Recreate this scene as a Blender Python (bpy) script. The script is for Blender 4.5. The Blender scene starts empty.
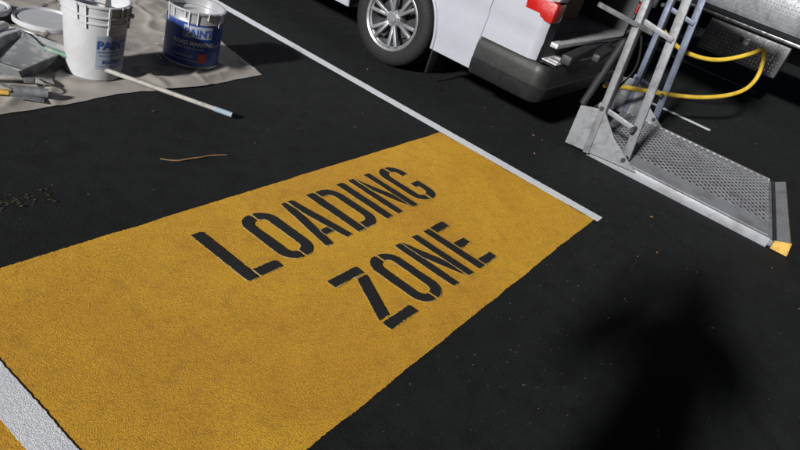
import bpy, bmesh, math, random
from mathutils import Vector, Matrix, noise
from mathutils.geometry import tessellate_polygon
from mathutils.bvhtree import BVHTree
random.seed(7)
scene=bpy.context.scene
R=random.random
def U(a,b): return a+(b-a)*R()

# ---------------------------------------------------------------- materials
def newmat(name):
    m=bpy.data.materials.new(name); m.use_nodes=True
    nt=m.node_tree
    return m,nt,nt.nodes['Principled BSDF']
def node(nt,t,**kw):
    n=nt.nodes.new(t)
    for k,v in kw.items():
        if k in n.inputs: n.inputs[k].default_value=v
        else: setattr(n,k,v)
    return n
def ramp(nt,src,stops):
    r=nt.nodes.new('ShaderNodeValToRGB')
    els=r.color_ramp.elements
    while len(els)<len(stops): els.new(0.5)
    for e,(p,c) in zip(els,stops):
        e.position=p; e.color=(c[0],c[1],c[2],1) if not isinstance(c,(int,float)) else (c,c,c,1)
    nt.links.new(src,r.inputs['Fac']); return r.outputs['Color']
def mixc(nt,fac,a,b,mode='MIX'):
    m=nt.nodes.new('ShaderNodeMix'); m.data_type='RGBA'; m.blend_type=mode
    fi=m.inputs[0]; ai=m.inputs[6]; bi=m.inputs[7]
    for s,v in ((fi,fac),(ai,a),(bi,b)):
        if isinstance(v,bpy.types.NodeSocket): nt.links.new(v,s)
        elif s is fi: s.default_value=v
        else: s.default_value=(v[0],v[1],v[2],1)
    return m.outputs[2]
def coord(nt): return nt.nodes.new('ShaderNodeTexCoord').outputs['Object']
def nz(nt,co,scale,detail=4,rough=.55,dist=0):
    n=node(nt,'ShaderNodeTexNoise'); n.inputs['Scale'].default_value=scale
    n.inputs['Detail'].default_value=detail; n.inputs['Roughness'].default_value=rough
    n.inputs['Distortion'].default_value=dist
    nt.links.new(co,n.inputs['Vector']); return n.outputs['Fac']
def bump(nt,p,h,strength,dist):
    b=nt.nodes.new('ShaderNodeBump'); b.inputs['Strength'].default_value=strength
    b.inputs['Distance'].default_value=dist
    nt.links.new(h,b.inputs['Height']); nt.links.new(b.outputs['Normal'],p.inputs['Normal'])
def math_(nt,op,a,b):
    m=nt.nodes.new('ShaderNodeMath'); m.operation=op
    for s,v in zip(m.inputs,(a,b)):
        if isinstance(v,bpy.types.NodeSocket): nt.links.new(v,s)
        else: s.default_value=v
    return m.outputs[0]

def simple(name,col,rough=.5,metal=0,var=.25,scale=12,bs=0,bscale=60,coat=0,dirt=None,dirtamt=.5,spec=.5):
    m,nt,p=newmat(name); co=coord(nt)
    f=nz(nt,co,scale,6,.6)
    c=mixc(nt,f,[x*(1-var) for x in col],[min(1,x*(1+var)) for x in col])
    if dirt:
        d=ramp(nt,nz(nt,co,scale*.6,8,.7,.4),[(.5,0),(.72,dirtamt)])
        c=mixc(nt,d,c,dirt)
    nt.links.new(c,p.inputs['Base Color'])
    rr=ramp(nt,nz(nt,co,scale*2.3,4),[(.3,max(0,rough-.08)),(.7,min(1,rough+.1))])
    nt.links.new(rr,p.inputs['Roughness'])
    p.inputs['Metallic'].default_value=metal
    p.inputs['Specular IOR Level'].default_value=spec
    if coat: p.inputs['Coat Weight'].default_value=coat
    if bs: bump(nt,p,nz(nt,co,bscale,4),bs,.004)
    return m

def asphalt_mat():
    m,nt,p=newmat('asphalt'); co=coord(nt)
    fine=nz(nt,co,300,2,.75); big=nz(nt,co,1.1,8,.68,.3); mid=nz(nt,co,11,6,.7)
    c=ramp(nt,fine,[(.36,(.003,.0035,.004)),(.52,(.010,.0115,.0125)),(.66,(.040,.044,.047))])
    dust=ramp(nt,big,[(.45,0),(.72,.5)])
    c=mixc(nt,dust,c,(.027,.029,.029))
    dk=ramp(nt,mid,[(.34,.65),(.56,0)])
    c=mixc(nt,dk,c,(.004,.0045,.005))
    nt.links.new(c,p.inputs['Base Color'])
    nt.links.new(ramp(nt,fine,[(.3,.95),(.75,.7)]),p.inputs['Roughness'])
    p.inputs['Specular IOR Level'].default_value=.25
    h=math_(nt,'ADD',math_(nt,'MULTIPLY',nz(nt,co,240,3,.7),1.0),math_(nt,'MULTIPLY',nz(nt,co,80,5,.7),.6))
    bump(nt,p,h,1.0,.008)
    return m
def paint_mat(name,c1,c2,c3,pit,pitamt,rough=.6,bstr=.9,bd=.005):
    m,nt,p=newmat(name); co=coord(nt)
    fine=nz(nt,co,240,4,.8); big=nz(nt,co,1.3,8,.66,.6); mid=nz(nt,co,13,8,.78)
    c=mixc(nt,ramp(nt,big,[(.40,0),(.60,1)]),c2,c1)
    c=mixc(nt,ramp(nt,fine,[(.38,.9),(.51,0)]),c,c3)
    c=mixc(nt,ramp(nt,mid,[(.36,.45),(.50,0)]),c,c3)
    pits=math_(nt,'MULTIPLY',ramp(nt,nz(nt,co,190,3,.8),[(.59,0),(.65,1)]),ramp(nt,nz(nt,co,3.2,7,.78),[(.42,pitamt*.2),(.62,pitamt)]))
    c=mixc(nt,pits,c,pit)
    nt.links.new(c,p.inputs['Base Color'])
    nt.links.new(ramp(nt,fine,[(.3,rough+.15),(.7,rough-.15)]),p.inputs['Roughness'])
    h=math_(nt,'ADD',math_(nt,'MULTIPLY',nz(nt,co,280,3,.75),1.0),math_(nt,'MULTIPLY',nz(nt,co,110,4,.7),.7))
    bump(nt,p,h,bstr,bd)
    return m
M={}
M['asphalt']=asphalt_mat()
M['yellow']=paint_mat('yellow_road_paint',(.98,.54,.026),(.82,.41,.020),(.48,.23,.012),(.06,.035,.010),.9,.55,1.0,.0065)
M['white']=paint_mat('white_road_paint',(.92,.94,.98),(.86,.88,.94),(.68,.70,.76),(.05,.05,.05),.3)
M['black']=paint_mat('black_stencil_paint',(.010,.010,.011),(.006,.006,.007),(.003,.003,.003),(.16,.09,.02),.3,.75)
M['fringe']=paint_mat('pale_paint_edge',(.80,.66,.33),(.85,.58,.14),(.5,.32,.06),(.5,.3,.05),.9)
M['vanwhite']=simple('van_white_paint',(.40,.415,.475),.28,0,.05,3,coat=.6,dirt=(.27,.27,.28),dirtamt=.3)
M['darkplastic']=simple('dark_plastic',(.014,.015,.016),.5,0,.3,20,.2,200,dirt=(.05,.05,.05),dirtamt=.4)
M['interior']=simple('van_interior',(.07,.073,.078),.8,0,.4,9)
M['cardboard']=simple('cardboard',(.30,.21,.13),.85,0,.2,9)
M['rubber']=simple('tyre_rubber',(.010,.010,.011),.75,0,.3,25,.3,150)
M['alloy']=simple('alloy',(.36,.37,.39),.38,.6,.2,14,dirt=(.05,.05,.05),dirtamt=.7)
M['steel']=simple('worn_galvanised_steel',(.25,.26,.28),.5,.3,.35,16,.3,90,dirt=(.08,.075,.07),dirtamt=.8)
M['deck']=simple('galvanised_mesh',(.34,.35,.38),.5,.25,.3,8,.2,90,dirt=(.13,.12,.11),dirtamt=.7)
M['steelblue']=simple('worn_blue_grey_steel',(.15,.18,.25),.5,.35,.3,16,.3,90,dirt=(.08,.07,.07),dirtamt=.8)
M['steeldark']=simple('dark_steel',(.05,.052,.057),.55,.5,.35,18,.3,90)
M['treadplate']=simple('tread_plate',(.5,.5,.52),.42,.3,.4,30,.6,120,dirt=(.22,.17,.11),dirtamt=.8)
M['checker']=simple('chequer_plate',(.24,.25,.27),.45,.4,.3,10,.3,120,dirt=(.07,.07,.07),dirtamt=.8)
M['chipyellow']=simple('chipped_yellow_paint',(.62,.38,.08),.6,0,.35,22,.3,90,dirt=(.2,.12,.06),dirtamt=1)
M['hose']=simple('yellow_hose',(.80,.55,.06),.45,0,.2,14,dirt=(.35,.2,.04),dirtamt=.6)
M['glass']=simple('dark_glass',(.01,.011,.013),.06,0,.1,3)
M['red']=simple('red_lens',(.42,.010,.008),.2,0,.2,40,.5,220,coat=.4)
M['clear']=simple('clear_lens',(.45,.40,.40),.2,0,.1,40,.5,220,coat=.4)
M['canvas']=simple('canvas_cloth',(.37,.345,.315),.95,0,.15,7,.5,420,dirt=(.18,.16,.13),dirtamt=.8)
M['bucketwhite']=simple('white_plastic',(.52,.53,.56),.4,0,.06,6,dirt=(.34,.32,.28),dirtamt=.5)
M['wetpaint']=simple('white_paint',(.60,.61,.62),.3,0,.06,10)
M['tin']=simple('tin',(.42,.43,.46),.35,.4,.15,9,dirt=(.55,.55,.55),dirtamt=.9)
M['lblue']=simple('blue_label',(.02,.055,.26),.35,0,.15,9,dirt=(.3,.32,.36),dirtamt=.35)
M['lpale']=simple('pale_label',(.33,.37,.45),.4,0,.1,9)
M['lred']=simple('red_label_print',(.5,.05,.03),.4)
M['linkw']=simple('white_print',(.55,.56,.58),.4)
M['linkb']=simple('blue_print',(.04,.08,.28),.4)
M['greenpole']=simple('green_grip',(.14,.24,.19),.5,0,.3,30,dirt=(.4,.4,.38),dirtamt=.9)
M['palepole']=simple('pale_pole',(.40,.39,.36),.5,0,.2,40,dirt=(.15,.14,.12),dirtamt=.8)
M['orange']=simple('orange_plastic',(.5,.14,.05),.5)
M['bluecap']=simple('pale_blue_plastic',(.30,.38,.46),.5)
M['trayg']=simple('paint_tray_grey',(.19,.20,.21),.5,0,.3,14,dirt=(.5,.5,.5),dirtamt=.95)
M['twig']=simple('dry_bark',(.27,.17,.08),.8,0,.4,60,.5,200)
M['pebble']=simple('pebble',(.20,.20,.19),.8,0,.5,30)
M['leaf']=simple('dry_leaf',(.20,.10,.04),.8,0,.5,50)
M['skin']=simple('skin',(.42,.25,.17),.55,0,.1,20)
M['shirt']=simple('shirt_cloth',(.04,.05,.09),.9,0,.2,30,.3,300)
M['trouser']=simple('trouser_cloth',(.03,.03,.035),.9,0,.2,30,.3,300)
M['hair']=simple('hair',(.02,.014,.01),.6,0,.4,60,.6,200)
M['shoe']=simple('shoe',(.02,.02,.02),.6)
M['chrome']=simple('chrome',(.45,.46,.48),.25,.9,.1,8,dirt=(.1,.1,.1),dirtamt=.5)
M['darkcar']=simple('dark_truck_paint',(.010,.011,.013),.7,0,.1,6,spec=.15)
M['moss']=simple('old_paint_spill',(.09,.085,.03),.85,0,.5,60,.4,200)

# ---------------------------------------------------------------- mesh helpers
def empty(name,loc=(0,0,0)):
    e=bpy.data.objects.new(name,None); e.location=loc; scene.collection.objects.link(e); return e
def mkobj(name,bm,mat,parent=None,smooth=False,auto=None):
    me=bpy.data.meshes.new(name); bm.normal_update(); bm.to_mesh(me); bm.free()
    for mm in (mat if isinstance(mat,(list,tuple)) else [mat]): me.materials.append(mm)
    o=bpy.data.objects.new(name,me); scene.collection.objects.link(o)
    if smooth:
        for p in me.polygons: p.use_smooth=True
    if auto is not None:
        for p in me.polygons: p.use_smooth=True
        bm2=bmesh.new(); bm2.from_mesh(me)
        for e in bm2.edges:
            if len(e.link_faces)==2 and e.calc_face_angle(0)>auto: e.smooth=False
        bm2.to_mesh(me); bm2.free()
    if parent: o.parent=parent
    return o
def box(name,lo,hi,mat,parent=None,bev=.004,rot=None,taper=None):
    bm=bmesh.new(); bmesh.ops.create_cube(bm,size=1)
    c=[(a+b)/2 for a,b in zip(lo,hi)]; s=[abs(b-a) for a,b in zip(lo,hi)]
    for v in bm.verts: v.co=Vector((v.co.x*s[0],v.co.y*s[1],v.co.z*s[2]))
    if bev: bmesh.ops.bevel(bm,geom=bm.edges[:],offset=min(bev,min(s)*.45),segments=2,affect='EDGES',profile=.5)
    if rot is not None:
        for v in bm.verts: v.co=rot@v.co
    for v in bm.verts: v.co+=Vector(c)
    return mkobj(name,bm,mat,parent,auto=.6)
def beam(name,p,q,w,d,mat,parent=None,bev=.004,up=(0,0,1)):
    p=Vector(p);q=Vector(q); z=(q-p); L=z.length; z.normalize()
    x=z.cross(Vector(up)); 
    if x.length<.05: x=z.cross(Vector((0,1,0)))
    x.normalize(); y=z.cross(x)
    m=Matrix((x,y,z)).transposed()
    bm=bmesh.new(); bmesh.ops.create_cube(bm,size=1)
    for v in bm.verts: v.co=Vector((v.co.x*w,v.co.y*d,v.co.z*L))
    if bev: bmesh.ops.bevel(bm,geom=bm.edges[:],offset=min(bev,min(w,d)*.4),segments=2,affect='EDGES',profile=.5)
    for v in bm.verts: v.co=m@v.co+(p+q)/2
    return mkobj(name,bm,mat,parent,auto=.6)
def tube(name,pts,r,mat,parent=None,res=8,cyc=False,radii=None,smoothcurve=True):
    cu=bpy.data.curves.new(name,'CURVE'); cu.dimensions='3D'; cu.bevel_depth=r; cu.bevel_resolution=4; cu.use_fill_caps=True
    s=cu.splines.new('NURBS' if smoothcurve else 'POLY'); s.points.add(len(pts)-1)
    for i,(pt,pp) in enumerate(zip(s.points,pts)):
        pt.co=(*pp,1)
        if radii: pt.radius=radii[i]
    if smoothcurve: s.order_u=3; s.use_endpoint_u=True; s.resolution_u=res
    s.use_cyclic_u=cyc
    o=bpy.data.objects.new(name,cu); scene.collection.objects.link(o)
    dg=bpy.context.evaluated_depsgraph_get(); me=bpy.data.meshes.new_from_object(o.evaluated_get(dg))
    bpy.data.objects.remove(o)
    me.name=name
    for p_ in me.polygons: p_.use_smooth=True
    me.materials.clear(); me.materials.append(mat)
    o=bpy.data.objects.new(name,me); scene.collection.objects.link(o)
    if parent: o.parent=parent
    return o
def lathe(name,prof,mat,parent=None,seg=64,loc=(0,0,0),axis='Z',auto=.6,a0=0,a1=2*math.pi):
    bm=bmesh.new(); full=abs(a1-a0-2*math.pi)<1e-6
    n=seg if full else seg+1
    rings=[]
    for (r,z) in prof:
        ring=[]
        for i in range(n):
            t=a0+(a1-a0)*i/seg
            if axis=='Z': co=(r*math.cos(t),r*math.sin(t),z)
            else: co=(z,r*math.cos(t),r*math.sin(t))
            ring.append(bm.verts.new(Vector(co)+Vector(loc)))
        rings.append(ring)
    for j in range(len(prof)-1):
        for i in range(seg):
            k=(i+1)%n
            try: bm.faces.new((rings[j][i],rings[j][k],rings[j+1][k],rings[j+1][i]))
            except: continue
    bmesh.ops.remove_doubles(bm,verts=bm.verts[:],dist=1e-5)
    bmesh.ops.recalc_face_normals(bm,faces=bm.faces[:])
    return mkobj(name,bm,mat,parent,auto=auto)
def wraptext(name,txt,size,cx,cy,r0,r1,h0,h1,z,ang,mat,parent,bold=.0):
    cu=bpy.data.curves.new(name,'FONT'); cu.body=txt; cu.size=size; cu.align_x='CENTER'; cu.offset=bold; cu.resolution_u=2
    o=bpy.data.objects.new(name,cu); scene.collection.objects.link(o)
    dg=bpy.context.evaluated_depsgraph_get(); me=bpy.data.meshes.new_from_object(o.evaluated_get(dg)); bpy.data.objects.remove(o)
    bm=bmesh.new(); bm.from_mesh(me)
    for i in range(1,30):
        xx=-.3+.02*i
        bmesh.ops.bisect_plane(bm,geom=bm.verts[:]+bm.edges[:]+bm.faces[:],plane_co=(xx,0,0),plane_no=(1,0,0))
    for v in bm.verts:
        zz=z+v.co.y; r=r0+(r1-r0)*(zz-h0)/(h1-h0); t=ang+v.co.x/r
        v.co=Vector((cx+r*math.cos(t),cy+r*math.sin(t),zz))
    return mkobj(name,bm,mat,parent)

# ---------------------------------------------------------------- ground + paint
bm=bmesh.new()
vs=[bm.verts.new(c) for c in ((-150,-150,0),(150,-150,0),(150,150,0),(-150,150,0))]; bm.faces.new(vs)
mkobj('asphalt_ground',bm,M['asphalt'])

def densify(poly,step=.012,jit=.0015,low=.0):
    out=[]
    n=len(poly)
    for i in range(n):
        a=Vector(poly[i]);b=Vector(poly[(i+1)%n]); L=(b-a).length; k=max(1,int(L/step))
        d=(b-a)/L if L>0 else Vector((1,0)); nn=Vector((d.y,-d.x))
        for j in range(k):
            p=a+(b-a)*j/k
            w=noise.noise(Vector((p.x*7,p.y*7,3)))*low+random.gauss(0,jit)
            out.append(p+nn*w)
    return out
def offset(poly,d0,d1):
    n=len(poly); A=sum(poly[i].x*poly[(i+1)%n].y-poly[(i+1)%n].x*poly[i].y for i in range(n))
    s=1 if A>0 else -1
    out=[]
    for i in range(n):
        t=(poly[(i+2)%n]-poly[i-2]); 
        if t.length<1e-6: t=Vector((1,0))
        t.normalize(); nn=Vector((t.y,-t.x))*s
        w=d0+(d1-d0)*(.35+1.1*noise.noise(Vector((poly[i].x*25,poly[i].y*25,1))))
        out.append(poly[i]+nn*max(0.0003,w))
    return out
def sheet(bm,poly,z):
    vs=[bm.verts.new((p.x,p.y,z)) for p in poly]
    for t in tessellate_polygon([[Vector((p.x,p.y,0)) for p in poly]]):
        try: f=bm.faces.new([vs[i] for i in t])
        except: continue
        f.normal_update()
        if f.normal.z<0: f.normal_flip()
YB,YT=.535,1.585
bm=bmesh.new(); sheet(bm,densify([(-.9,YB),(3.27,YB),(3.27,YT),(-.9,YT)],.005,.0010,.006),.003); mkobj('yellow_painted_zone',bm,M['yellow'])
def line(x0,x1,y0,y1,z):
    bm=bmesh.new(); sheet(bm,densify([(x0,y0),(x1,y0),(x1,y1),(x0,y1)],.008,.0009,.003),z); return mkobj('parking_line',bm,M['white'])
line(3.268,3.350,.51,9,.006); line(.49,.575,-1.5,9,.006); line(6.37,6.455,.5,9,.006); line(9.5,9.58,.5,9,.006); line(-2.3,-2.22,.5,9,.006)

# stencil glyphs
W,H,S,T,g=.162,.305,.0445,.041,.013
def rhalf(w,H_,s,t,gap,r=.07,ri=.032):
    hw=w/2;hh=H_/2;n=8
    def arc(hw,hh,r):
        p=[(gap/2,-hh)]
        for cx,cy,a0 in ((hw-r,-hh+r,270),(hw-r,hh-r,0)):
            for i in range(n+1):
                a=math.radians(a0+90*i/n); p.append((cx+r*math.cos(a),cy+r*math.sin(a)))
        p.append((gap/2,hh)); return p
    o=arc(hw,hh,r); i=arc(hw-s,hh-t,ri)
    return [(x+hw,y+hh) for x,y in o+i[::-1]], [(x+hw,y+hh) for x,y in o],[(x+hw,y+hh) for x,y in i]
def flipx(p): return [(W-x,y) for x,y in p]
oR,oo,oi=rhalf(W,H,S,T,g+.002,r=.068,ri=.029); oL=flipx(oR)
def rect(a,b,c,d): return [(a,b),(c,b),(c,d),(a,d)]
G={}
G['L']=[rect(0,0,S,H),rect(S+g,0,W,T)]
G['O']=[oL,oR]
_,do,di=rhalf(W,H,S,T,0,r=.072,ri=.033)
G['D']=[rect(0,0,S,H),[(S+g,0)]+[p for p in do if p[0]>S+g+.001]+[(S+g,H),(S+g,H-T)]+[p for p in di[::-1] if p[0]>S+g+.001]+[(S+g,T)]]
G['I']=[rect(0,0,S,H)]
G['N']=[rect(0,0,.038,H),rect(W-.038,0,W,H),[(.047,H),(.047,H-.115),(W-.047,0),(W-.047,.115)]]
G['A']=[[(0,0),(.037,0),(.0745,.215),(.0745,H),(.048,H)],[(W,0),(W-.037,0),(W-.0745,.215),(W-.0745,H),(W-.048,H)],[(.054,.055),(W-.054,.055),(W-.060,.090),(.060,.090)]]
up=[p for p in oo if p[1]>.70*H]; ui=[p for p in oi if p[1]>.70*H]
lo=[p for p in oo if p[1]<.40*H]; li=[p for p in oi if p[1]<.30*H]
G['G']=[oL,[(W,.70*H)]+up+ui[::-1]+[(W-S,.70*H)], lo+[(W,.46*H),(W/2+.012,.46*H),(W/2+.012,.46*H-.036),(W-S,.46*H-.036)]+li[::-1]]
G['Z']=[rect(0,H-T,W,H),rect(0,0,W,T),[(0,T+g),(.052,T+g),(W,H-T-g),(W-.052,H-T-g)]]
G['E']=[rect(0,0,S,H),rect(S+g,0,W,T),rect(S+g,H-T,W,H),rect(S+g,H/2-T/2,W-.02,H/2+T/2)]
bl=bmesh.new(); bf=bmesh.new(); cnt=0
for word,x0,y0,span in (('LOADING',1.325,1.138,1.255),('ZONE',1.565,.68,.80)):
    tot=sum((S if ch=='I' else W) for ch in word); gap=(span-tot)/(len(word)-1); x=x0
    for ch in word:
        for poly in G[ch]:
            P=[(x+px,y0+py) for px,py in poly]
            d=densify(P,.005,.0008,.003)
            sheet(bl,d,.0095+cnt*.00005)
            d2=densify(P,.005,.0006,.001)
            sheet(bf,offset(d2,.0003,.0050),.0055+cnt*.0001)
            cnt+=1
        x+=(S if ch=='I' else W)+gap
mkobj('loading_zone_lettering',bl,M['black']); mkobj('lettering_paint_edge',bf,M['fringe'])

bm=bmesh.new()
for i in range(90):
    cx,cy=random.gauss(.92,.08),random.gauss(1.89,.03); r=U(.001,.006)
    sheet(bm,[Vector((cx+r*U(.6,1.3)*math.cos(a*.7),cy+r*U(.3,1.0)*math.sin(a*.7))) for a in range(9)],.003+i*.00005)
mkobj('old_paint_spill',bm,M['moss'])

# debris
bm=bmesh.new()
def peb(x,y,s,z=0):
    m=Matrix.Translation((x,y,z+s*.3))@Matrix.Rotation(U(0,6),4,'Z')@Matrix.Rotation(U(0,1),4,'X')@Matrix.Diagonal((s,s*U(.5,.9),s*U(.3,.6),1))
    bmesh.ops.create_icosphere(bm,subdivisions=1,radius=1,matrix=m)
for i in range(1400):
    x,y=U(.6,7),U(-1.5,3.5)
    if (.4<y<1.7 and x<3.4) and R()<.9: continue
    peb(x,y,random.choice((.0009,.0012,.0016,.0022)) if R()<.96 else .0045,.0)
for i in range(150): 
    peb(random.gauss(1.9,.6),random.gauss(.30,.16),U(.0008,.0026))
for i in range(80): peb(random.gauss(3.6,.35),random.gauss(.4,.25),U(.001,.0028))
mkobj('grit',bm,M['pebble'])
bm=bmesh.new()
for i in range(40):
    x,y=U(.9,6),U(-.8,2.6)
    if i<5: x,y=[(2.05,1.9),(3.72,.32),(4.0,1.2),(2.95,1.95),(3.9,.62)][i]
    elif .45<y<1.65 and x<3.4: continue
    a=U(0,6); s=U(.006,.018); 
    pts=[(s,0,.002),(0,s*.4,.004),(-s,0,.001),(0,-s*.4,.008)]
    vs=[bm.verts.new((x+p[0]*math.cos(a)-p[1]*math.sin(a),y+p[0]*math.sin(a)+p[1]*math.cos(a),p[2]+.003)) for p in pts]
    bm.faces.new((vs[0],vs[1],vs[2])); bm.faces.new((vs[0],vs[2],vs[3]))
mkobj('dry_leaves',bm,M['leaf'])
tw=[(1.55,1.935,.012),(1.60,1.90,.006),(1.66,1.895,.008),(1.72,1.885,.007),(1.78,1.885,.006),(1.835,1.85,.014)]
tube('twig',tw,.0036,M['twig'],radii=[.6,1,1.2,1,.9,.4])

# ---------------------------------------------------------------- drop sheet
bm=bmesh.new(); NX,NY=170,130; grid=[]
x0,x1,y0,y1=.2,2.78,2.50,4.3
for j in range(NY+1):
    row=[]
    for i in range(NX+1):
        u=i/NX; v=j/NY
        x=x0+(x1-x0)*u; y=y0+(y1-y0)*v
        x+=(.14*v)*u+ .03*noise.noise(Vector((y*2.3,7,1)))*u - .10*u*(1-v)**6
        y+=.05*noise.noise(Vector((x*2.0,3,2)))*(1-v)+ .012*noise.noise(Vector((x*9,3,2)))*(1-v) + .08*(u-.55)*(1-v)
        n1=noise.noise(Vector((x*1.3+y*.9,y*2.6,.3))); n2=noise.noise(Vector((x*3.5-y*2,y*4,4)))
        z=.006+.026*max(0,1-abs(n1)*6)**1.6+.015*max(0,1-abs(n2)*6)**2+.005*noise.noise(Vector((x*12,y*12,2)))
        e=min(u,v,1-u,1-v); z=max(.004,z*min(1,.35+e*14))
        row.append(bm.verts.new((x,y,z)))
    grid.append(row)
for j in range(NY):
    for i in range(NX): bm.faces.new((grid[j][i],grid[j][i+1],grid[j+1][i+1],grid[j+1][i]))
ds=mkobj('drop_sheet',bm,M['canvas'],smooth=True)
bm=bmesh.new()
for i in range(60):
    cx,cy=U(1.2,2.7),U(2.62,3.6); r=random.choice((.003,.005,.008,.014))
    sheet(bm,[Vector((cx+r*U(.7,1.2)*math.cos(a*.7),cy+r*U(.5,1.1)*math.sin(a*.7))) for a in range(9)],.0)
bt=BVHTree.FromPolygons([v.co for v in ds.data.vertices],[p.vertices[:] for p in ds.data.polygons])
for v in bm.verts:
    h=bt.ray_cast(Vector((v.co.x,v.co.y,1)),Vector((0,0,-1)))[0]
    v.co.z=(h.z if h else .01)+.002
mkobj('paint_splashes',bm,M['wetpaint'],ds)

# ---------------------------------------------------------------- paint bucket (white)
bx,by=1.765,2.765
E=empty('paint_bucket')
prof=[(0,.004),(.118,.004),(.125,.012),(.142,.285),(.149,.287),(.149,.293),(.143,.296),(.144,.318),(.152,.320),(.152,.326),(.145,.329),(.147,.362),(.153,.364),(.154,.372),(.148,.376),(.141,.374),(.139,.30),(.136,.28)]
lathe('shell',prof,M['bucketwhite'],E,loc=(bx,by,.012))
lathe('paint_fill',[(0,.295),(.138,.295)],M['wetpaint'],E,loc=(bx,by,.012))
va=math.atan2(-by,-bx)
def rb(z): return .125+(.142-.125)*(z-.012)/.273
lathe('label',[(rb(.07)+.0012,.07),(rb(.235)+.0012,.235)],M['lpale'],E,seg=24,loc=(bx,by,.012),a0=va+.05,a1=va+1.2)
wa=(bx,by,rb(0)+.0024,rb(.2)+.0024,.012,.212)
wraptext('print','PAINT',.055,*wa,.185,va+.62,M['linkb'],E,.002)
wraptext('print','EXTERIOR LOW SHEEN',.014,*wa,.165,va+.62,M['linkb'],E)
wraptext('print','ACRYLIC WATER BASED',.012,*wa,.148,va+.62,M['linkb'],E)
wraptext('print','15 LITRES',.024,*wa,.112,va+.62,M['linkb'],E,.001)
wraptext('print','keep out of reach of children',.010,*wa,.095,va+.62,M['linkb'],E)
for k in range(9):
    t=va+U(-1.2,1.4); z1=.375; z0=z1-U(.03,.12); r0=rb(z0)+.001
    tube('paint_drip',[(bx+.1555*math.cos(t),by+.1555*math.sin(t),.385),(bx+.150*math.cos(t),by+.150*math.sin(t),.36),(bx+(r0+.002)*math.cos(t+.01),by+(r0+.002)*math.sin(t+.01),z0)],.004,M['wetpaint'],E,radii=[1,.8,1.1])
hp=[]
for i in range(13):
    t=math.pi*i/12; ang=va+1.35
    c=Vector((math.cos(ang),math.sin(ang),0)); q=Vector((-c.y,c.x,0))
    hp.append(tuple(Vector((bx,by,.335))+c*math.cos(t)*.158+ (q*-1*.80+Vector((0,0,.42)))*math.sin(t)*.15))
tube('handle',hp,.0025,M['steel'],E)
for s_ in (0,12):
    p=hp[s_]; bmx=bmesh.new(); bmesh.ops.create_uvsphere(bmx,u_segments=12,v_segments=8,radius=.012,matrix=Matrix.Translation(p)); mkobj('handle_boss',bmx,M['bucketwhite'],E,smooth=True)
beam('stir_stick',(bx+.05,by+.06,.2),(bx+.13,by+.11,.52),.03,.006,M['palepole'],E)

# blue paint pail
px,py=2.385,2.815
E=empty('paint_pail')
prof=[(0,.006),(.143,.006),(.148,.0),(.150,.006),(.146,.012),(.147,.10),(.149,.103),(.147,.106),(.147,.25),(.1495,.254),(.147,.258),(.1475,.30),(.155,.303),(.158,.311),(.153,.318),(.146,.314),(.1435,.27)]
lathe('can',prof,M['tin'],E,loc=(px,py,.012))
lathe('paint_fill',[(0,.268),(.1445,.268)],M['wetpaint'],E,loc=(px,py,.012))
lathe('label',[(.1505,.016),(.1505,.248)],M['lblue'],E,seg=64,loc=(px,py,.012))
vb=math.atan2(-py,-px)
lathe('label_panel',[(.1512,.175),(.1512,.24)],M['lpale'],E,seg=20,loc=(px,py,.012),a0=vb-.35,a1=vb+.70)
lathe('label_panel',[(.1512,.04),(.1512,.09)],M['lred'],E,seg=12,loc=(px,py,.012),a0=vb+.25,a1=vb+.55)
wb=(px,py,.1522,.1522,0,1)
wraptext('print','PAINT',.055,*wb,.197,vb+.18,M['linkb'],E,.002)
wraptext('print','ROAD MARKING',.030,*wb,.145,vb+.05,M['linkw'],E,.001)
wraptext('print','SOLVENT BORNE WHITE',.016,*wb,.122,vb-.15,M['linkw'],E)
wraptext('print','10 LITRES NET',.018,*wb,.075,vb-.3,M['linkw'],E)
wraptext('print','highly flammable liquid and vapour',.012,*wb,.055,vb-.3,M['linkw'],E)
wraptext('print','READ SAFETY DIRECTIONS',.014,*wb,.14,vb+1.15,M['linkw'],E)
for k in range(7):
    t=vb+U(-1.3,1.3); z0=.32-U(.02,.09)
    tube('paint_drip',[(px+.157*math.cos(t),py+.157*math.sin(t),.328),(px+.152*math.cos(t),py+.152*math.sin(t),.30),(px+.1515*math.cos(t),py+.1515*math.sin(t),z0)],.004,M['wetpaint'],E,radii=[1,.8,1.1])
hp=[]
for i in range(13):
    t=math.pi*i/12; ang=va+1.1
    c=Vector((math.cos(ang),math.sin(ang),0)); q=Vector((-c.y,c.x,0))
    hp.append(tuple(Vector((px,py,.29))+c*math.cos(t)*.162+(q*.75+Vector((0,0,-.5)))*math.sin(t)*.15*1.0))
tube('handle',hp,.002,M['steel'],E)

def lid(x,y,r,z,mat=M['bucketwhite'],tilt=0):
    o=lathe('bucket_lid',[(0,.010),(r*.80,.010),(r*.83,.004),(r*.88,.004),(r*.91,.016),(r*.97,.018),(r,.012),(r,-.006),(r*.985,-.006)],mat,None,48)
    o.location=(x,y,z); o.rotation_euler=(tilt,tilt*.5,0); return o
lid(1.56,3.12,.155,.03,tilt=.04); lid(1.86,3.36,.165,.035); lid(1.60,3.55,.16,.04,tilt=-.06); lid(1.25,3.2,.16,.05,tilt=.1)

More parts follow.
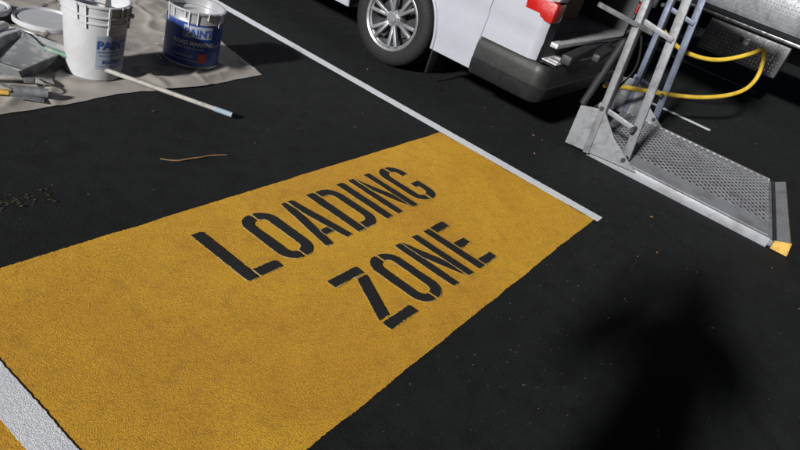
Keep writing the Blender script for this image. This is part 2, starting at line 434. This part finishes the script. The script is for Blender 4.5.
# paint tray
E=empty('paint_tray',(1.48,2.89,.02)); E.rotation_euler=(0,0,.5)
bm=bmesh.new()
prof=[(-.2,.075),(-.19,.075),(-.16,.012),(-.06,.010),(.17,.055),(.2,.075),(.21,.072)]
for s,zf in ((-.14,.075),(-.13,.075),(-.118,None),(.118,None),(.13,.075),(.14,.075)):
    for (xx,zz) in prof: bm.verts.new((xx,s,zz if zf is None else max(zz,zf)))
bm.verts.ensure_lookup_table(); n=len(prof)
for a in range(5):
    for b_ in range(n-1): bm.faces.new([bm.verts[k] for k in (a*n+b_,a*n+b_+1,(a+1)*n+b_+1,(a+1)*n+b_)])
o=mkobj('tray',bm,M['trayg'],E,auto=.5); o.modifiers.new('s','SOLIDIFY').thickness=.003
E=empty('paint_scraper')
beam('grip',(1.21,2.66,.03),(1.29,2.60,.035),.028,.02,M['chipyellow'],E,.008)
beam('blade',(1.29,2.60,.035),(1.40,2.54,.02),.075,.003,M['steel'],E,.001)
E=empty('paint_brush')
beam('grip',(1.28,2.76,.035),(1.40,2.71,.04),.024,.016,M['palepole'],E,.006)
beam('ferrule',(1.40,2.71,.04),(1.44,2.693,.04),.06,.018,M['steel'],E,.003)
beam('bristles',(1.44,2.693,.04),(1.51,2.665,.03),.062,.016,M['palepole'],E,.004)
E=empty('roller_frame')
tube('frame',[(1.30,2.62,.06),(1.36,2.60,.05),(1.42,2.58,.05),(1.45,2.62,.05),(1.44,2.68,.05)],.004,M['steel'],E)
tube('sleeve_holder',[(1.31,2.61,.04),(1.42,2.545,.04)],.02,M['steel'],E,smoothcurve=False)
E=empty('roller_pole')
a=Vector((1.586,2.874,.10)); b=Vector((2.11,2.14,.028)); d=(b-a)
def at(t): return tuple(a+d*t)
tube('grip',[at(.0),at(.26)],.014,M['greenpole'],E,smoothcurve=False)
tube('ring',[at(.26),at(.275)],.0165,M['orange'],E,smoothcurve=False)
tube('shaft',[at(.275),at(.9)],.0115,M['palepole'],E,smoothcurve=False)
tube('end_cap',[at(.9),at(1.0)],.0135,M['bluecap'],E,smoothcurve=False)
tube('frame',[at(0),at(-.1),tuple(a-d*.16+Vector((.08,.06,0))),tuple(a-d*.24+Vector((.12,.09,-.02))),tuple(a-d*.28+Vector((-.10,-.07,-.02)))],.004,M['steel'],E)
p1=a-d*.28+Vector((.10,.07,-.02)); p2=a-d*.28+Vector((-.12,-.085,-.02))
tube('sleeve',[tuple(p1),tuple(p2)],.024,M['wetpaint'],E,smoothcurve=False)

# ---------------------------------------------------------------- wheel
def wheel(parent,x,y,z,side=-1,R_=.33,w=.205,rim=.215,spokes=6,nm='wheel'):
    E=empty(nm,(x,y,z)); E.parent=parent
    s=side
    prof=[(rim-.005,0*s),(rim+.02,.004*s),(R_-.07,.010*s),(R_-.03,.006*s),(R_-.008,-.012*s),(R_,-.035*s)]
    for k in range(1,5): 
        xx=-.035-(w-.07)*k/5
        prof+=[(R_,(xx+.004)*s),(R_-.008,(xx+.003)*s),(R_-.008,(xx-.003)*s),(R_,(xx-.004)*s)]
    prof+=[(R_,-(w-.035)*s),(R_-.03,-(w-.008)*s),(rim,-w*s)]
    lathe('tyre',prof,M['rubber'],E,72,axis='X')
    lathe('rim',[(rim-.002,-.16*s),(rim-.018,-.15*s),(rim-.022,-.02*s),(rim-.012,-.012*s),(rim-.010,0),(rim+.004,.006*s),(rim+.010,.002*s),(rim,-.01*s)],M['alloy'],E,72,axis='X')
    lathe('brake',[(0,-.10*s),(.14,-.10*s),(.14,-.12*s),(rim-.02,-.125*s)],M['steeldark'],E,48,axis='X')
    lathe('hub',[(0,-.006*s),(.028,-.006*s),(.032,-.014*s),(.058,-.020*s),(.064,-.035*s),(.064,-.09*s)],M['alloy'],E,36,axis='X')
    for k in range(spokes):
        for off in (-.17,.17):
            a=2*math.pi*k/spokes+.2
            p=Vector((-.032*s,.05*math.cos(a+off*.3),.05*math.sin(a+off*.3)))
            q=Vector((-.014*s,(rim-.014)*math.cos(a+off),(rim-.014)*math.sin(a+off)))
            beam('spoke',p,q,.026,.034,M['alloy'],E,.006,up=(1,0,0))
        a=2*math.pi*k/spokes+.2+math.pi/spokes
        bmx=bmesh.new(); bmesh.ops.create_cone(bmx,cap_ends=True,segments=6,radius1=.009,radius2=.009,depth=.014,matrix=Matrix.Translation((-.018*s,.045*math.cos(a),.045*math.sin(a)))@Matrix.Rotation(math.pi/2,4,'Y')); mkobj('wheel_nut',bmx,M['steel'],E)
    return E

def loft_vehicle(E,X0,X1,stations,bottom,top,xin,mats,arches,opening=None,nzs=34,archr=.41):
    bm=bmesh.new(); loops=[]
    for y in stations:
        zb,zt=bottom(y),top(y); L=[]
        zs=[zb+(zt-zb)*k/(nzs-1) for k in range(nzs)]
        for z in zs: L.append((X0+xin(z,y),y,z))
        xa=X0+xin(zt,y); xb=X1-xin(zt,y)
        for k in range(1,9):
            t=k/9; L.append((xa+(xb-xa)*t,y,zt+.03*math.sin(math.pi*t)*(1 if zt>1.2 else .6)))
        for z in zs[::-1]: L.append((X1-xin(z,y),y,z))
        loops.append([bm.verts.new(c) for c in L])
    n=len(loops[0])
    for a_,b_ in zip(loops,loops[1:]):
        for i in range(n):
            k=(i+1)%n; bm.faces.new((a_[i],a_[k],b_[k],b_[i]))
    bm.faces.new(loops[0][::-1]); bm.faces.new(loops[-1])
    bmesh.ops.recalc_face_normals(bm,faces=bm.faces[:])
    body=mkobj('body',bm,mats,E)
    cutters=[]
    for (yc,zc) in arches:
        b2=bmesh.new(); bmesh.ops.create_cone(b2,cap_ends=True,segments=64,radius1=archr,radius2=archr,depth=.32,matrix=Matrix.Translation((X0+.10,yc,zc))@Matrix.Rotation(math.pi/2,4,'Y')); cutters.append(mkobj('c',b2,mats[1]))
        b2=bmesh.new(); bmesh.ops.create_cone(b2,cap_ends=True,segments=64,radius1=archr,radius2=archr,depth=.32,matrix=Matrix.Translation((X1-.10,yc,zc))@Matrix.Rotation(math.pi/2,4,'Y')); cutters.append(mkobj('c',b2,mats[1]))
    if opening:
        lo_,hi_=opening; cutters.append(box('c',lo_,hi_,mats[1],None,.0))
    for c in cutters:
        md=body.modifiers.new('b','BOOLEAN'); md.operation='DIFFERENCE'; md.solver='EXACT'; md.object=c
    dg=bpy.context.evaluated_depsgraph_get(); me=bpy.data.meshes.new_from_object(body.evaluated_get(dg))
    body.modifiers.clear(); body.data=me
    for c in cutters: bpy.data.objects.remove(c)
    me.materials.clear()
    for mm in mats: me.materials.append(mm)
    for p in me.polygons:
        c=p.center; inn=False
        for (yc,zc) in arches:
            r=math.hypot(c.y-yc,c.z-zc)
            if r<archr+.004 and (abs(p.normal.x)<.3 or (r<archr-.01)): inn=True
        if opening and lo_[1]+.03<c.y<hi_[1]+.01 and lo_[0]-.01<c.x<hi_[0]+.01 and lo_[2]-.01<c.z<hi_[2]+.01: inn=True
        if p.normal.z<-.9 and c.z<.6: inn=True
        p.material_index=1 if inn else 0
        p.use_smooth=True
    b2=bmesh.new(); b2.from_mesh(me)
    for e in b2.edges:
        if len(e.link_faces)==2 and e.calc_face_angle(0)>.5: e.smooth=False
    b2.to_mesh(me); b2.free()
    return body
def interp(tab,y):
    if y<=tab[0][0]: return tab[0][1]
    for (a_,b_),(c_,d_) in zip(tab,tab[1:]):
        if y<=c_: 
            return b_+(d_-b_)*(y-a_)/(c_-a_) if c_>a_ else d_
    return tab[-1][1]
# white van
VX0,VX1,VY=3.80,5.70,1.40
RW=2.52
V=empty('white_van')
ttab=[(1.40,1.80),(1.43,1.88),(1.50,1.93),(1.7,1.96),(4.55,1.96),(4.95,1.90),(5.2,1.78),(5.85,1.16),(6.05,1.02),(6.18,.90),(6.24,.62),(6.25,.5)]
def vtop(y): return interp(ttab,y)
def vbot(y): return .50 if y<1.80 else (.27 if y<6.1 else .27+(y-6.1)*.5)
def vxin(z,y):
    t=max(0,z-.95); x=.03*t+.11*t*t
    x+=.05*max(0,(.42-z))/.15*.4
    if .60<z<.66: x+=.010*math.sin((z-.60)/.06*math.pi)
    x-=.008*math.exp(-((z-.72)/.10)**2)
    x+=.10*max(0,1-(y-1.40)/.07)**2*.35
    if y>5.4: x+=.28*((y-5.4)/.85)**2.2
    if z>1.85: x+=.8*(z-1.85)**1.4
    return x
st=[1.40,1.405,1.415,1.43,1.45,1.48,1.55,1.65,1.7,1.795,1.805]+[1.85+.1*i for i in range(37)]+[5.5+.05*i for i in range(16)]
loft_vehicle(V,VX0,VX1,st,vbot,vtop,vxin,[M['vanwhite'],M['interior']],[(RW,.33),(5.15,.33)],((VX0+.17,1.2,.60),(VX1-.17,4.2,1.74)),archr=.385)
for yy in (RW,5.15):
    wheel(V,VX0+.035,yy,.33,-1); wheel(V,VX1-.035,yy,.33,1)
    for xs,sg in ((VX0,-1),(VX1,1)):
        pts=[(xs+sg*.002+(-sg)*max(0,vxin(.33+.39*math.sin(t),3))*1,yy+.392*math.cos(t),.33+.392*math.sin(t)) for t in [math.radians(-8+196*i/30) for i in range(31)]]
        tube('arch_lip',pts,.012,M['vanwhite'],V)
box('mud_flap',(VX0+.03,RW-.40,.10),(VX0+.25,RW-.388,.42),M['rubber'],V,.002)
box('mud_flap',(VX1-.25,RW-.40,.10),(VX1-.03,RW-.388,.42),M['rubber'],V,.002)
box('underbody',(VX0+.25,1.8,.24),(VX1-.25,5.6,.30),M['steeldark'],V,.01)
tube('axle',[(VX0+.2,RW,.33),(VX1-.2,RW,.33)],.045,M['steeldark'],V,smoothcurve=False)
def bumper(name,z0,z1,y0,x0,x1,yw,r,t,mat):
    pl=[]; 
    pl.append((x0,yw))
    for i in range(9):
        a=math.radians(180+90*i/8); pl.append((x0+r+r*math.cos(a),y0+r+r*math.sin(a)))
    for i in range(9):
        a=math.radians(270+90*i/8); pl.append((x1-r+r*math.cos(a),y0+r+r*math.sin(a)))
    pl.append((x1,yw))
    n=len(pl); bm=bmesh.new()
    prof=[(.10,z0),(.02,z0),(0,z0+.02),(-.008,z0+.10),(-.010,z0+.105),(-.004,z0+.11),(-.004,z1-.06),(.004,z1-.02),(.02,z1),(t,z1+.002)]
    rings=[]
    for (ins,z) in prof:
        ring=[]
        for i,(x,y) in enumerate(pl):
            if 1<=i<=9: a=math.radians(180+90*(i-1)/8); dx,dy=-math.cos(a),-math.sin(a)
            elif 10<=i<=18: a=math.radians(270+90*(i-10)/8); dx,dy=-math.cos(a),-math.sin(a)
            elif i==0: dx,dy=1,0
            else: dx,dy=-1,0
            ring.append(bm.verts.new((x+dx*ins,y+dy*ins,z)))
        rings.append(ring)
    for a_,b_ in zip(rings,rings[1:]):
        for i in range(n-1): bm.faces.new((a_[i],a_[i+1],b_[i+1],b_[i]))
    bmesh.ops.recalc_face_normals(bm,faces=bm.faces[:])
    return mkobj(name,bm,mat,V,auto=.7)
bumper('rear_bumper',.25,.497,1.28,VX0-.002,VX1+.002,1.805,.09,.2,M['darkplastic'])
box('step_plate',(VX0+.12,1.295,.502),(VX1-.12,1.56,.512),M['treadplate'],V,.002)
for k in range(14): box('step_rib',(VX0+.16+k*.115,1.305,.5125),(VX0+.22+k*.115,1.375,.520),M['treadplate'],V,.002)
box('door_sill',(VX0+.17,1.35,.585),(VX1-.17,1.50,.615),M['treadplate'],V,.004)
box('cargo_floor',(VX0+.18,1.50,.602),(VX1-.18,4.1,.612),M['treadplate'],V,.002)
box('rear_panel',(VX0+.05,1.41,.505),(VX1-.05,1.44,.60),M['steel'],V,.004)
box('cargo_box',(VX0+.28,1.62,.614),(VX0+.75,2.0,.86),M['cardboard'],V,.005)
box('cargo_box',(VX0+.9,1.7,.614),(VX0+1.35,2.1,.80),M['cardboard'],V,.005)
for xs,sg in ((VX0,1),(VX1,-1)):
    for (za,zb,mt) in ((.735,.86,'red'),(.862,.95,'clear'),(.952,1.16,'red')):
        xl,xh=sorted((xs-sg*.006,xs+sg*.15))
        box('tail_light',(xl,1.385,za),(xh,1.60,zb),M[mt],V,.02)
rt=Matrix.Rotation(.12,3,'X')
box('tailgate',(VX0+.15,.25,1.93),(VX1-.15,1.42,1.98),M['vanwhite'],V,.02,rot=rt)
box('tailgate_window',(VX0+.35,.45,1.915),(VX1-.35,1.05,1.99),M['glass'],V,.01,rot=rt)
def sidepatch(name,ya,yb,za,zb,mat,proud=.002,n=8):
    for xs,sg in ((VX0,1),(VX1,-1)):
        bm=bmesh.new(); rows=[]
        for j in range(n+1):
            z=za+(zb-za)*j/n; rows.append([bm.verts.new((xs+sg*(vxin(z,y)-proud),y,z)) for y in (ya+(yb-ya)*i/n for i in range(n+1))])
        for j in range(n):
            for i in range(n): bm.faces.new((rows[j][i],rows[j][i+1],rows[j+1][i+1],rows[j+1][i]))
        bmesh.ops.recalc_face_normals(bm,faces=bm.faces[:])
        mkobj(name,bm,mat,V,smooth=True)
for yy in (3.08,4.05,4.66): sidepatch('panel_gap',yy,yy+.006,.30,1.75,M['darkplastic'],.0012)
sidepatch('side_window',1.65,2.95,1.12,1.68,M['glass'],.004); sidepatch('side_window',3.14,3.98,1.12,1.68,M['glass'],.004); sidepatch('side_window',4.12,5.02,1.12,1.66,M['glass'],.004)
bm=bmesh.new()
ws=[bm.verts.new(c) for c in ((VX0+.28,5.24,1.765),(VX1-.28,5.24,1.765),(VX1-.26,5.82,1.215),(VX0+.26,5.82,1.215))]
bm.faces.new(ws); bmesh.ops.translate(bm,verts=bm.verts[:],vec=(0,.03,.035)); mkobj('windscreen',bm,M['glass'],V)
for x in (VX0+.3,VX1-.3): box('headlight',(x-.16,6.10,.72),(x+.16,6.22,.9),M['clear'],V,.04)
box('front_bumper',(VX0+.12,6.1,.28),(VX1-.12,6.33,.55),M['vanwhite'],V,.06)

# ---------------------------------------------------------------- tail lift
L=empty('tail_lift')
A=Vector((4.18,.93)); ang=.12
def pl(u,v,z):
    return (A.x+u*math.cos(ang)+v*.04, A.y+u*math.sin(ang)-v, z)
WU,LV=1.30,1.22
beam('side_rail',pl(0,0,.035),pl(0,LV,.03),.04,.062,M['deck'],L)
beam('side_rail',pl(WU,0,.035),pl(WU,LV,.03),.04,.062,M['deck'],L)
beam('end_rail',pl(0,0,.035),pl(WU,0,.035),.05,.055,M['steel'],L)
beam('end_rail',pl(0,LV,.03),pl(WU,LV,.03),.05,.04,M['steel'],L)
def quadplate(name,c,th,mat):
    bm=bmesh.new(); vs=[bm.verts.new(p) for p in c]; bm.faces.new(vs)
    r=bmesh.ops.extrude_face_region(bm,geom=bm.faces[:]); 
    for v in r['geom']:
        if isinstance(v,bmesh.types.BMVert): v.co.z-=th
    bmesh.ops.recalc_face_normals(bm,faces=bm.faces[:]); return mkobj(name,bm,mat,L)
quadplate('edge_plate',[pl(.02,.02,.068),pl(.26,.02,.068),pl(.26,LV-.02,.064),pl(.02,LV-.02,.064)],.006,M['deck'])
quadplate('under_plate',[pl(.2,.03,.02),pl(WU-.03,.03,.02),pl(WU-.03,LV-.03,.02),pl(.2,LV-.03,.02)],.006,M['steeldark'])
bm=bmesh.new()
def bar(p,q,w,h):
    p=Vector(p);q=Vector(q);d=(q-p).normalized();s=Vector((-d.y,d.x,0))*w/2
    t=[bm.verts.new(x) for x in (p-s,p+s,q+s,q-s)]; b_=[bm.verts.new(x-Vector((0,0,h))) for x in (p-s,p+s,q+s,q-s)]
    bm.faces.new(t)
    for i in range(4): bm.faces.new((t[i],t[(i+1)%4],b_[(i+1)%4],b_[i]))
u0,u1,v0,v1=.26,WU-.02,.02,LV-.02
pit=.050
for sgn in (1,-1):
    for k in range(-80,120):
        c=k*pit
        pts=[]
        for u in (u0,u1):
            v=sgn*(c-(u-u0)*.62)+v0
            if v0<=v<=v1: pts.append((u,v))
        for v in (v0,v1):
            u=u0+(c-sgn*(v-v0))/.62
            if u0<u<u1: pts.append((u,v))
        if len(pts)>=2 and math.dist(pts[0],pts[1])>.01:
            bar(pl(*pts[0],.066+.0006*sgn),pl(*pts[1],.066+.0006*sgn),.009,.008)
bmesh.ops.recalc_face_normals(bm,faces=bm.faces[:])
mkobj('mesh_deck',bm,M['deck'],L)
beam('hinge',pl(0,LV+.025,.05),pl(WU,LV+.025,.05),.022,.022,M['steeldark'],L,.008)
quadplate('end_flap',[pl(-.01,LV+.04,.055),pl(WU+.01,LV+.04,.055),pl(WU+.01,LV+.10,.09),pl(-.01,LV+.10,.09)],.006,M['deck'])
quadplate('end_flap_paint',[pl(-.012,LV+.103,.092),pl(WU+.01,LV+.103,.092),pl(WU+.01,LV+.125,.02),pl(-.012,LV+.125,.02)],.004,M['chipyellow'])
bm=bmesh.new(); vs=[bm.verts.new(pl(-.026,v,z)) for v,z in ((LV+.02,.01),(LV+.12,.01),(LV+.105,.095),(LV+.02,.065))]; bm.faces.new(vs)
o=mkobj('flap_cheek',bm,M['chipyellow'],L); o.modifiers.new('s','SOLIDIFY').thickness=.006
for u,mt in ((-.02,'steel'),(WU+.02,'steelblue')):
    beam('upright',pl(u,.00,.03),pl(u+.02,-.10,1.30),.10,.045,M[mt],L,.006,up=(0,1,0))
    beam('arm',pl(u+.05,.24,.09),pl(u+.055,.10,1.28),.055,.03,M[mt],L,.006,up=(1,0,0))
    for zz in (.34,.92): beam('link',pl(u+.026,-.05-.07*zz,zz),pl(u+.026,.25-.10*zz,zz-.05),.035,.012,M[mt],L,.004,up=(1,0,0))
    bm=bmesh.new(); pts=[pl(u-.028,.34,.06),pl(u-.028,-.16,.03),pl(u-.028,-.17,.30),pl(u-.028,-.02,.34),pl(u-.028,.12,.20)]
    vs=[bm.verts.new(p) for p in pts]; bm.faces.new(vs); o=mkobj('gusset',bm,M['steel'],L); o.modifiers.new('s','SOLIDIFY').thickness=.008
    for vv,zz in ((.24,.10),(-.03,.34),(-.11,.92),(.20,.30)):
        q=Vector(pl(u,vv,zz)); tube('pivot',[tuple(q-Vector((.05,0,0))),tuple(q+Vector((.08,0,0)))],.015,M['steeldark'],L,smoothcurve=False)
beam('cross_tube',pl(-.02,-.22,.60),pl(WU+.02,-.22,.60),.05,.05,M['steeldark'],L,.01)
beam('cross_tube',pl(-.25,-.30,.93),pl(.04,.02,.86),.045,.03,M['steel'],L,.006)
beam('mount',pl(-.2,-.36,.55),pl(WU,-.36,.55),.07,.06,M['steeldark'],L,.01)
tube('ram',[pl(.20,-.20,.25),pl(.20,-.12,.80)],.026,M['steeldark'],L,smoothcurve=False)
tube('ram_rod',[pl(.20,-.12,.80),pl(.20,-.07,1.15)],.013,M['chrome'],L,smoothcurve=False)
tube('cable',[pl(.02,-.1,.95),pl(.10,.05,.7),pl(.16,-.02,.45),pl(.10,-.12,.25),pl(.25,-.2,.12)],.007,M['rubber'],L)
tube('yellow_hose',[(4.75,1.16,.34),(5.0,1.10,.33),(5.6,.85,.30),(6.05,.64,.31),(6.45,.44,.40),(6.72,.40,.52),(6.80,.44,.68),(6.76,.50,.80),(6.5,.52,.74),(6.2,.72,.60),(5.9,.92,.60),(5.7,1.05,.66),(5.6,1.15,.74)],.019,M['hose'],None)

# ---------------------------------------------------------------- parked tray truck beyond the lift
C=empty('parked_truck'); CX0,CX1=8.2,10.2
for x in (CX0+.6,CX1-.7): box('chassis_rail',(x,-1.9,.55),(x+.1,3.4,.72),M['steeldark'],C,.008)
box('tray_floor',(CX0,-2.0,.80),(CX1,2.0,.86),M['darkcar'],C,.006)
box('tray_side',(CX0-.02,-2.0,.865),(CX0+.02,2.0,1.20),M['checker'],C,.008)
box('tray_side',(CX1-.02,-2.0,.865),(CX1+.02,2.0,1.20),M['checker'],C,.008)
box('tray_tail',(CX0+.03,-2.03,.865),(CX1-.03,-1.99,1.20),M['checker'],C,.008)
box('headboard',(CX0+.02,1.96,1.205),(CX1-.02,2.0,1.75),M['steeldark'],C,.008)
box('tray_rope_rail',(CX0-.05,-1.95,.775),(CX0-.022,1.95,.81),M['chrome'],C,.006)
box('underbody_toolbox',(CX0+.02,.35,.40),(CX0+.5,1.25,.76),M['checker'],C,.012)
box('toolbox_latch',(CX0+.005,.76,.60),(CX0+.018,.86,.68),M['chrome'],C,.003)
# raised lozenges of the chequer plate
bm=bmesh.new()
def loz(x,y,z,flip):
    l,w=.013,.0035; s=1 if flip else -1
    pts=[(l,s*l),(w,-s*w),(-l,-s*l),(-w,s*w)]
    t=[bm.verts.new((x-.003,y+p[0]*.8,z+p[1]*.8)) for p in pts]
    b_=[bm.verts.new((x+.001,y+p[0],z+p[1])) for p in pts]
    bm.faces.new(t)
    for i in range(4): bm.faces.new((t[i],t[(i+1)%4],b_[(i+1)%4],b_[i]))
for (xa,ya,yb,za,zb) in ((CX0+.018,.38,1.22,.43,.74),(CX0-.022,-1.9,1.95,.89,1.18)):
    ny=int((yb-ya)/.038); nz_=int((zb-za)/.038)
    for i in range(ny):
        for j in range(nz_): loz(xa,ya+.019+i*.038,za+.019+j*.038,(i+j)%2==0)
bmesh.ops.recalc_face_normals(bm,faces=bm.faces[:]); mkobj('chequer_pattern',bm,M['chrome'],C)
for (yy) in (-1.1,2.75): wheel(C,CX0+.04,yy,.36,-1,R_=.36,w=.22,rim=.21); wheel(C,CX1-.04,yy,.36,1,R_=.36,w=.22,rim=.21)
tube('axle',[(CX0+.2,-1.1,.36),(CX1-.2,-1.1,.36)],.05,M['steeldark'],C,smoothcurve=False)
tube('axle',[(CX0+.2,2.75,.36),(CX1-.2,2.75,.36)],.05,M['steeldark'],C,smoothcurve=False)
for yy in (-1.1,): 
    pts=[(yy+.44*math.cos(t),.36+.42*math.sin(t)) for t in [math.radians(10+160*i/14) for i in range(15)]]
    for x in (CX0+.02,CX1-.26):
        bm=bmesh.new(); r1=[bm.verts.new((x,p[0],min(p[1],.77))) for p in pts]; r2=[bm.verts.new((x+.24,p[0],min(p[1],.77))) for p in pts]
        for i in range(14): bm.faces.new((r1[i],r1[i+1],r2[i+1],r2[i]))
        o=mkobj('mudguard',bm,M['darkplastic'],C,smooth=True); o.modifiers.new('s','SOLIDIFY').thickness=.006
cb=empty('cab'); cb.parent=C
ctab=[(2.1,2.0),(2.12,2.1),(2.25,2.15),(3.1,2.15),(3.25,2.1),(3.65,1.3),(3.75,1.1),(3.78,.9)]
def cxin(z,y):
    t=max(0,z-1.15); x=.08*t+.10*t*t
    if y>3.2: x+=.15*((y-3.2)/.58)**2
    return x
loft_vehicle(cb,CX0+.05,CX1-.05,[2.1,2.12,2.18,2.25]+[2.35+.1*i for i in range(14)]+[3.74,3.78],lambda y:.45,lambda y:interp(ctab,y),cxin,[M['darkcar'],M['interior']],[(2.75,.36)],archr=.43)

# ---------------------------------------------------------------- camera
a=Vector((0.5707,-0.2743,0.7740));b=Vector((-0.7693,-0.5088,0.3865));n_=Vector((0.2878,-0.8160,-0.5014))
cx=Vector((a.x,b.x,n_.x)).normalized(); fw=Vector((a.z,b.z,n_.z)).normalized(); cz=-fw
cx=(cx-cz*cx.dot(cz)).normalized(); cy=cz.cross(cx)
cam=bpy.data.objects.new('camera',bpy.data.cameras.new('camera')); scene.collection.objects.link(cam)
CR=Matrix((cx,cy,cz)).transposed()
cam.matrix_world=Matrix.Translation((0,0,1.4))@CR.to_4x4()
cam.data.lens=28.44; cam.data.sensor_width=36; cam.data.clip_start=.02; cam.data.clip_end=500
scene.camera=cam

# ---------------------------------------------------------------- photographer
F=Vector((.895,.446,0)); Rr=Vector((.446,-.895,0)); O=Vector((-.42,-.24,0))
def L2W(r,f,z): return O+Rr*r+F*f+Vector((0,0,z))
camw=Vector((0,0,1.4))
lh=camw+CR@Vector((-.135,-.015,.045)); rh=camw+CR@Vector((.045,-.02,.045))
PE=empty('photographer')
V_=[];Ed=[];Rad=[]
def jv(co,r,par=None):
    V_.append(tuple(co)); Rad.append(r)
    if par is not None: Ed.append((par,len(V_)-1))
    return len(V_)-1
pel=jv(L2W(0,0,.93),.19); sp=jv(L2W(0,0,1.08),.18,pel); ch=jv(L2W(0,.01,1.27),.20,sp); nb=jv(L2W(0,.01,1.41),.12,ch); nk=jv(L2W(0,.03,1.47),.065,nb)
hd=jv(L2W(0,.06,1.54),.085,nk); h2=jv(L2W(0,.05,1.62),.10,hd); h3=jv(L2W(0,.04,1.69),.08,h2)
for s,wr in ((-1,lh),(1,rh)):
    hp_=jv(L2W(.11*s,0,.86),.12,pel); kn=jv(L2W(.14*s,.03,.48),.075,hp_); an=jv(L2W(.15*s,-.02,.10),.050,kn); jv(L2W(.17*s,.10,.045),.045,an); jv(L2W(.18*s,.20,.035),.032,len(V_)-1)
    sh=jv(L2W(.21*s,0,1.38),.085,nb); el=jv(L2W(.36*s,.11,1.13),.062,sh)
    w0=wr-F*.09+Rr*(.03*s)-Vector((0,0,.045)); wri=jv(w0,.036,el)
    pm=jv(wr-F*.03+Rr*(.012*s),.028,wri)
body=bpy.data.meshes.new('body'); body.from_pydata(V_,Ed,[])
bo=bpy.data.objects.new('body',body); scene.collection.objects.link(bo); bo.parent=PE
def skinify(o,radii,root=0,lev=2):
    me=o.data; sk=o.modifiers.new('skin','SKIN'); 
    lay=me.skin_vertices[0].data
    for i,r in enumerate(radii): lay[i].radius=(r,r); lay[i].use_root=(i==root)
    sk.use_smooth_shade=True
    ss=o.modifiers.new('sub','SUBSURF'); ss.levels=lev; ss.render_levels=lev
    dg=bpy.context.evaluated_depsgraph_get(); m2=bpy.data.meshes.new_from_object(o.evaluated_get(dg)); o.modifiers.clear(); o.data=m2
    return m2
bpy.context.view_layer.objects.active=bo; bo.select_set(True)
bpy.ops.object.modifier_add(type='SKIN'); bo.modifiers.clear()
me=skinify(bo,Rad)
for k in ('shirt','trouser','skin','hair','shoe'): me.materials.append(M[k])
for p in me.polygons:
    z=p.center.z; c=p.center-O
    ff=c.dot(F); hand=min((p.center-lh).length,(p.center-rh).length)<.10
    p.material_index= 2 if hand else (4 if z<.09 else (1 if z<.90 else (0 if z<1.46 else (3 if (z>1.66 or ff<.02) else 2))))
for s,wr in ((-1,lh),(1,rh)):
    for k in range(4):
        base=wr-F*.02+Vector((0,0,.022-.016*k))+Rr*(.018*s)
        ln=(.9,1,.95,.75)[k]
        pts=[base,base+F*.03*ln+Rr*.014*s,base+F*.035*ln-Rr*.012*s*ln,base+F*.030*ln-Rr*.026*s*ln]
        m_=bpy.data.meshes.new('finger'); m_.from_pydata([tuple(x-F*.012) for x in pts],[(0,1),(1,2),(2,3)],[])
        fo=bpy.data.objects.new('finger',m_); scene.collection.objects.link(fo); fo.parent=PE
        bpy.context.view_layer.objects.active=fo; bpy.ops.object.modifier_add(type='SKIN'); fo.modifiers.clear()
        skinify(fo,[.010,.009,.008,.007]).materials.append(M['skin'])
    base=wr-F*.03+Vector((0,0,-.02)); pts=[base,base-Rr*.02*s-F*.005+Vector((0,0,.012)),base-Rr*.038*s-F*.002+Vector((0,0,.022))]
    m_=bpy.data.meshes.new('thumb'); m_.from_pydata([tuple(x) for x in pts],[(0,1),(1,2)],[])
    fo=bpy.data.objects.new('thumb',m_); scene.collection.objects.link(fo); fo.parent=PE
    bpy.context.view_layer.objects.active=fo; bpy.ops.object.modifier_add(type='SKIN'); fo.modifiers.clear()
    skinify(fo,[.012,.010,.009]).materials.append(M['skin'])
for s in (-1,1):
    for nm,co,r,mt in (('eye',L2W(.032*s,.145,1.60),.012,'clear'),('ear',L2W(.098*s,.04,1.58),.022,'skin')):
        bmx=bmesh.new(); bmesh.ops.create_uvsphere(bmx,u_segments=12,v_segments=8,radius=r,matrix=Matrix.Translation(co)); mkobj(nm,bmx,M[mt],PE,smooth=True)
bmx=bmesh.new(); bmesh.ops.create_cone(bmx,segments=10,radius1=.016,radius2=.006,depth=.04,matrix=Matrix.Translation(L2W(0,.16,1.565))); mkobj('nose',bmx,M['skin'],PE,smooth=True)
ph=box('smartphone',(-.0775,-.037,-.004),(.0775,.037,.004),M['glass'],None,.003)
ph.matrix_world=Matrix.Translation(camw+CR@Vector((-.055,-.015,.010)))@CR.to_4x4()

# ---------------------------------------------------------------- light
elev=math.radians(24); az=math.radians(1.6)
d=Vector((math.cos(az)*math.cos(elev),math.sin(az)*math.cos(elev),-math.sin(elev)))
sun=bpy.data.objects.new('sun',bpy.data.lights.new('sun','SUN')); scene.collection.objects.link(sun)
sun.rotation_euler=d.to_track_quat('-Z','Y').to_euler(); sun.location=(-5,0,4)
sun.data.energy=5.0; sun.data.angle=math.radians(4.0); sun.data.color=(1,.98,.95)
w=bpy.data.worlds.new('World'); scene.world=w; w.use_nodes=True
nt=w.node_tree; bg=nt.nodes['Background']; sky=nt.nodes.new('ShaderNodeTexSky'); sky.sky_type='NISHITA'; sky.sun_disc=False
sky.sun_elevation=elev; sky.sun_rotation=math.radians(270-1.6)
nt.links.new(sky.outputs[0],bg.inputs[0]); bg.inputs[1].default_value=.008
scene.view_settings.view_transform='Standard'; scene.view_settings.look='None'; scene.view_settings.exposure=0
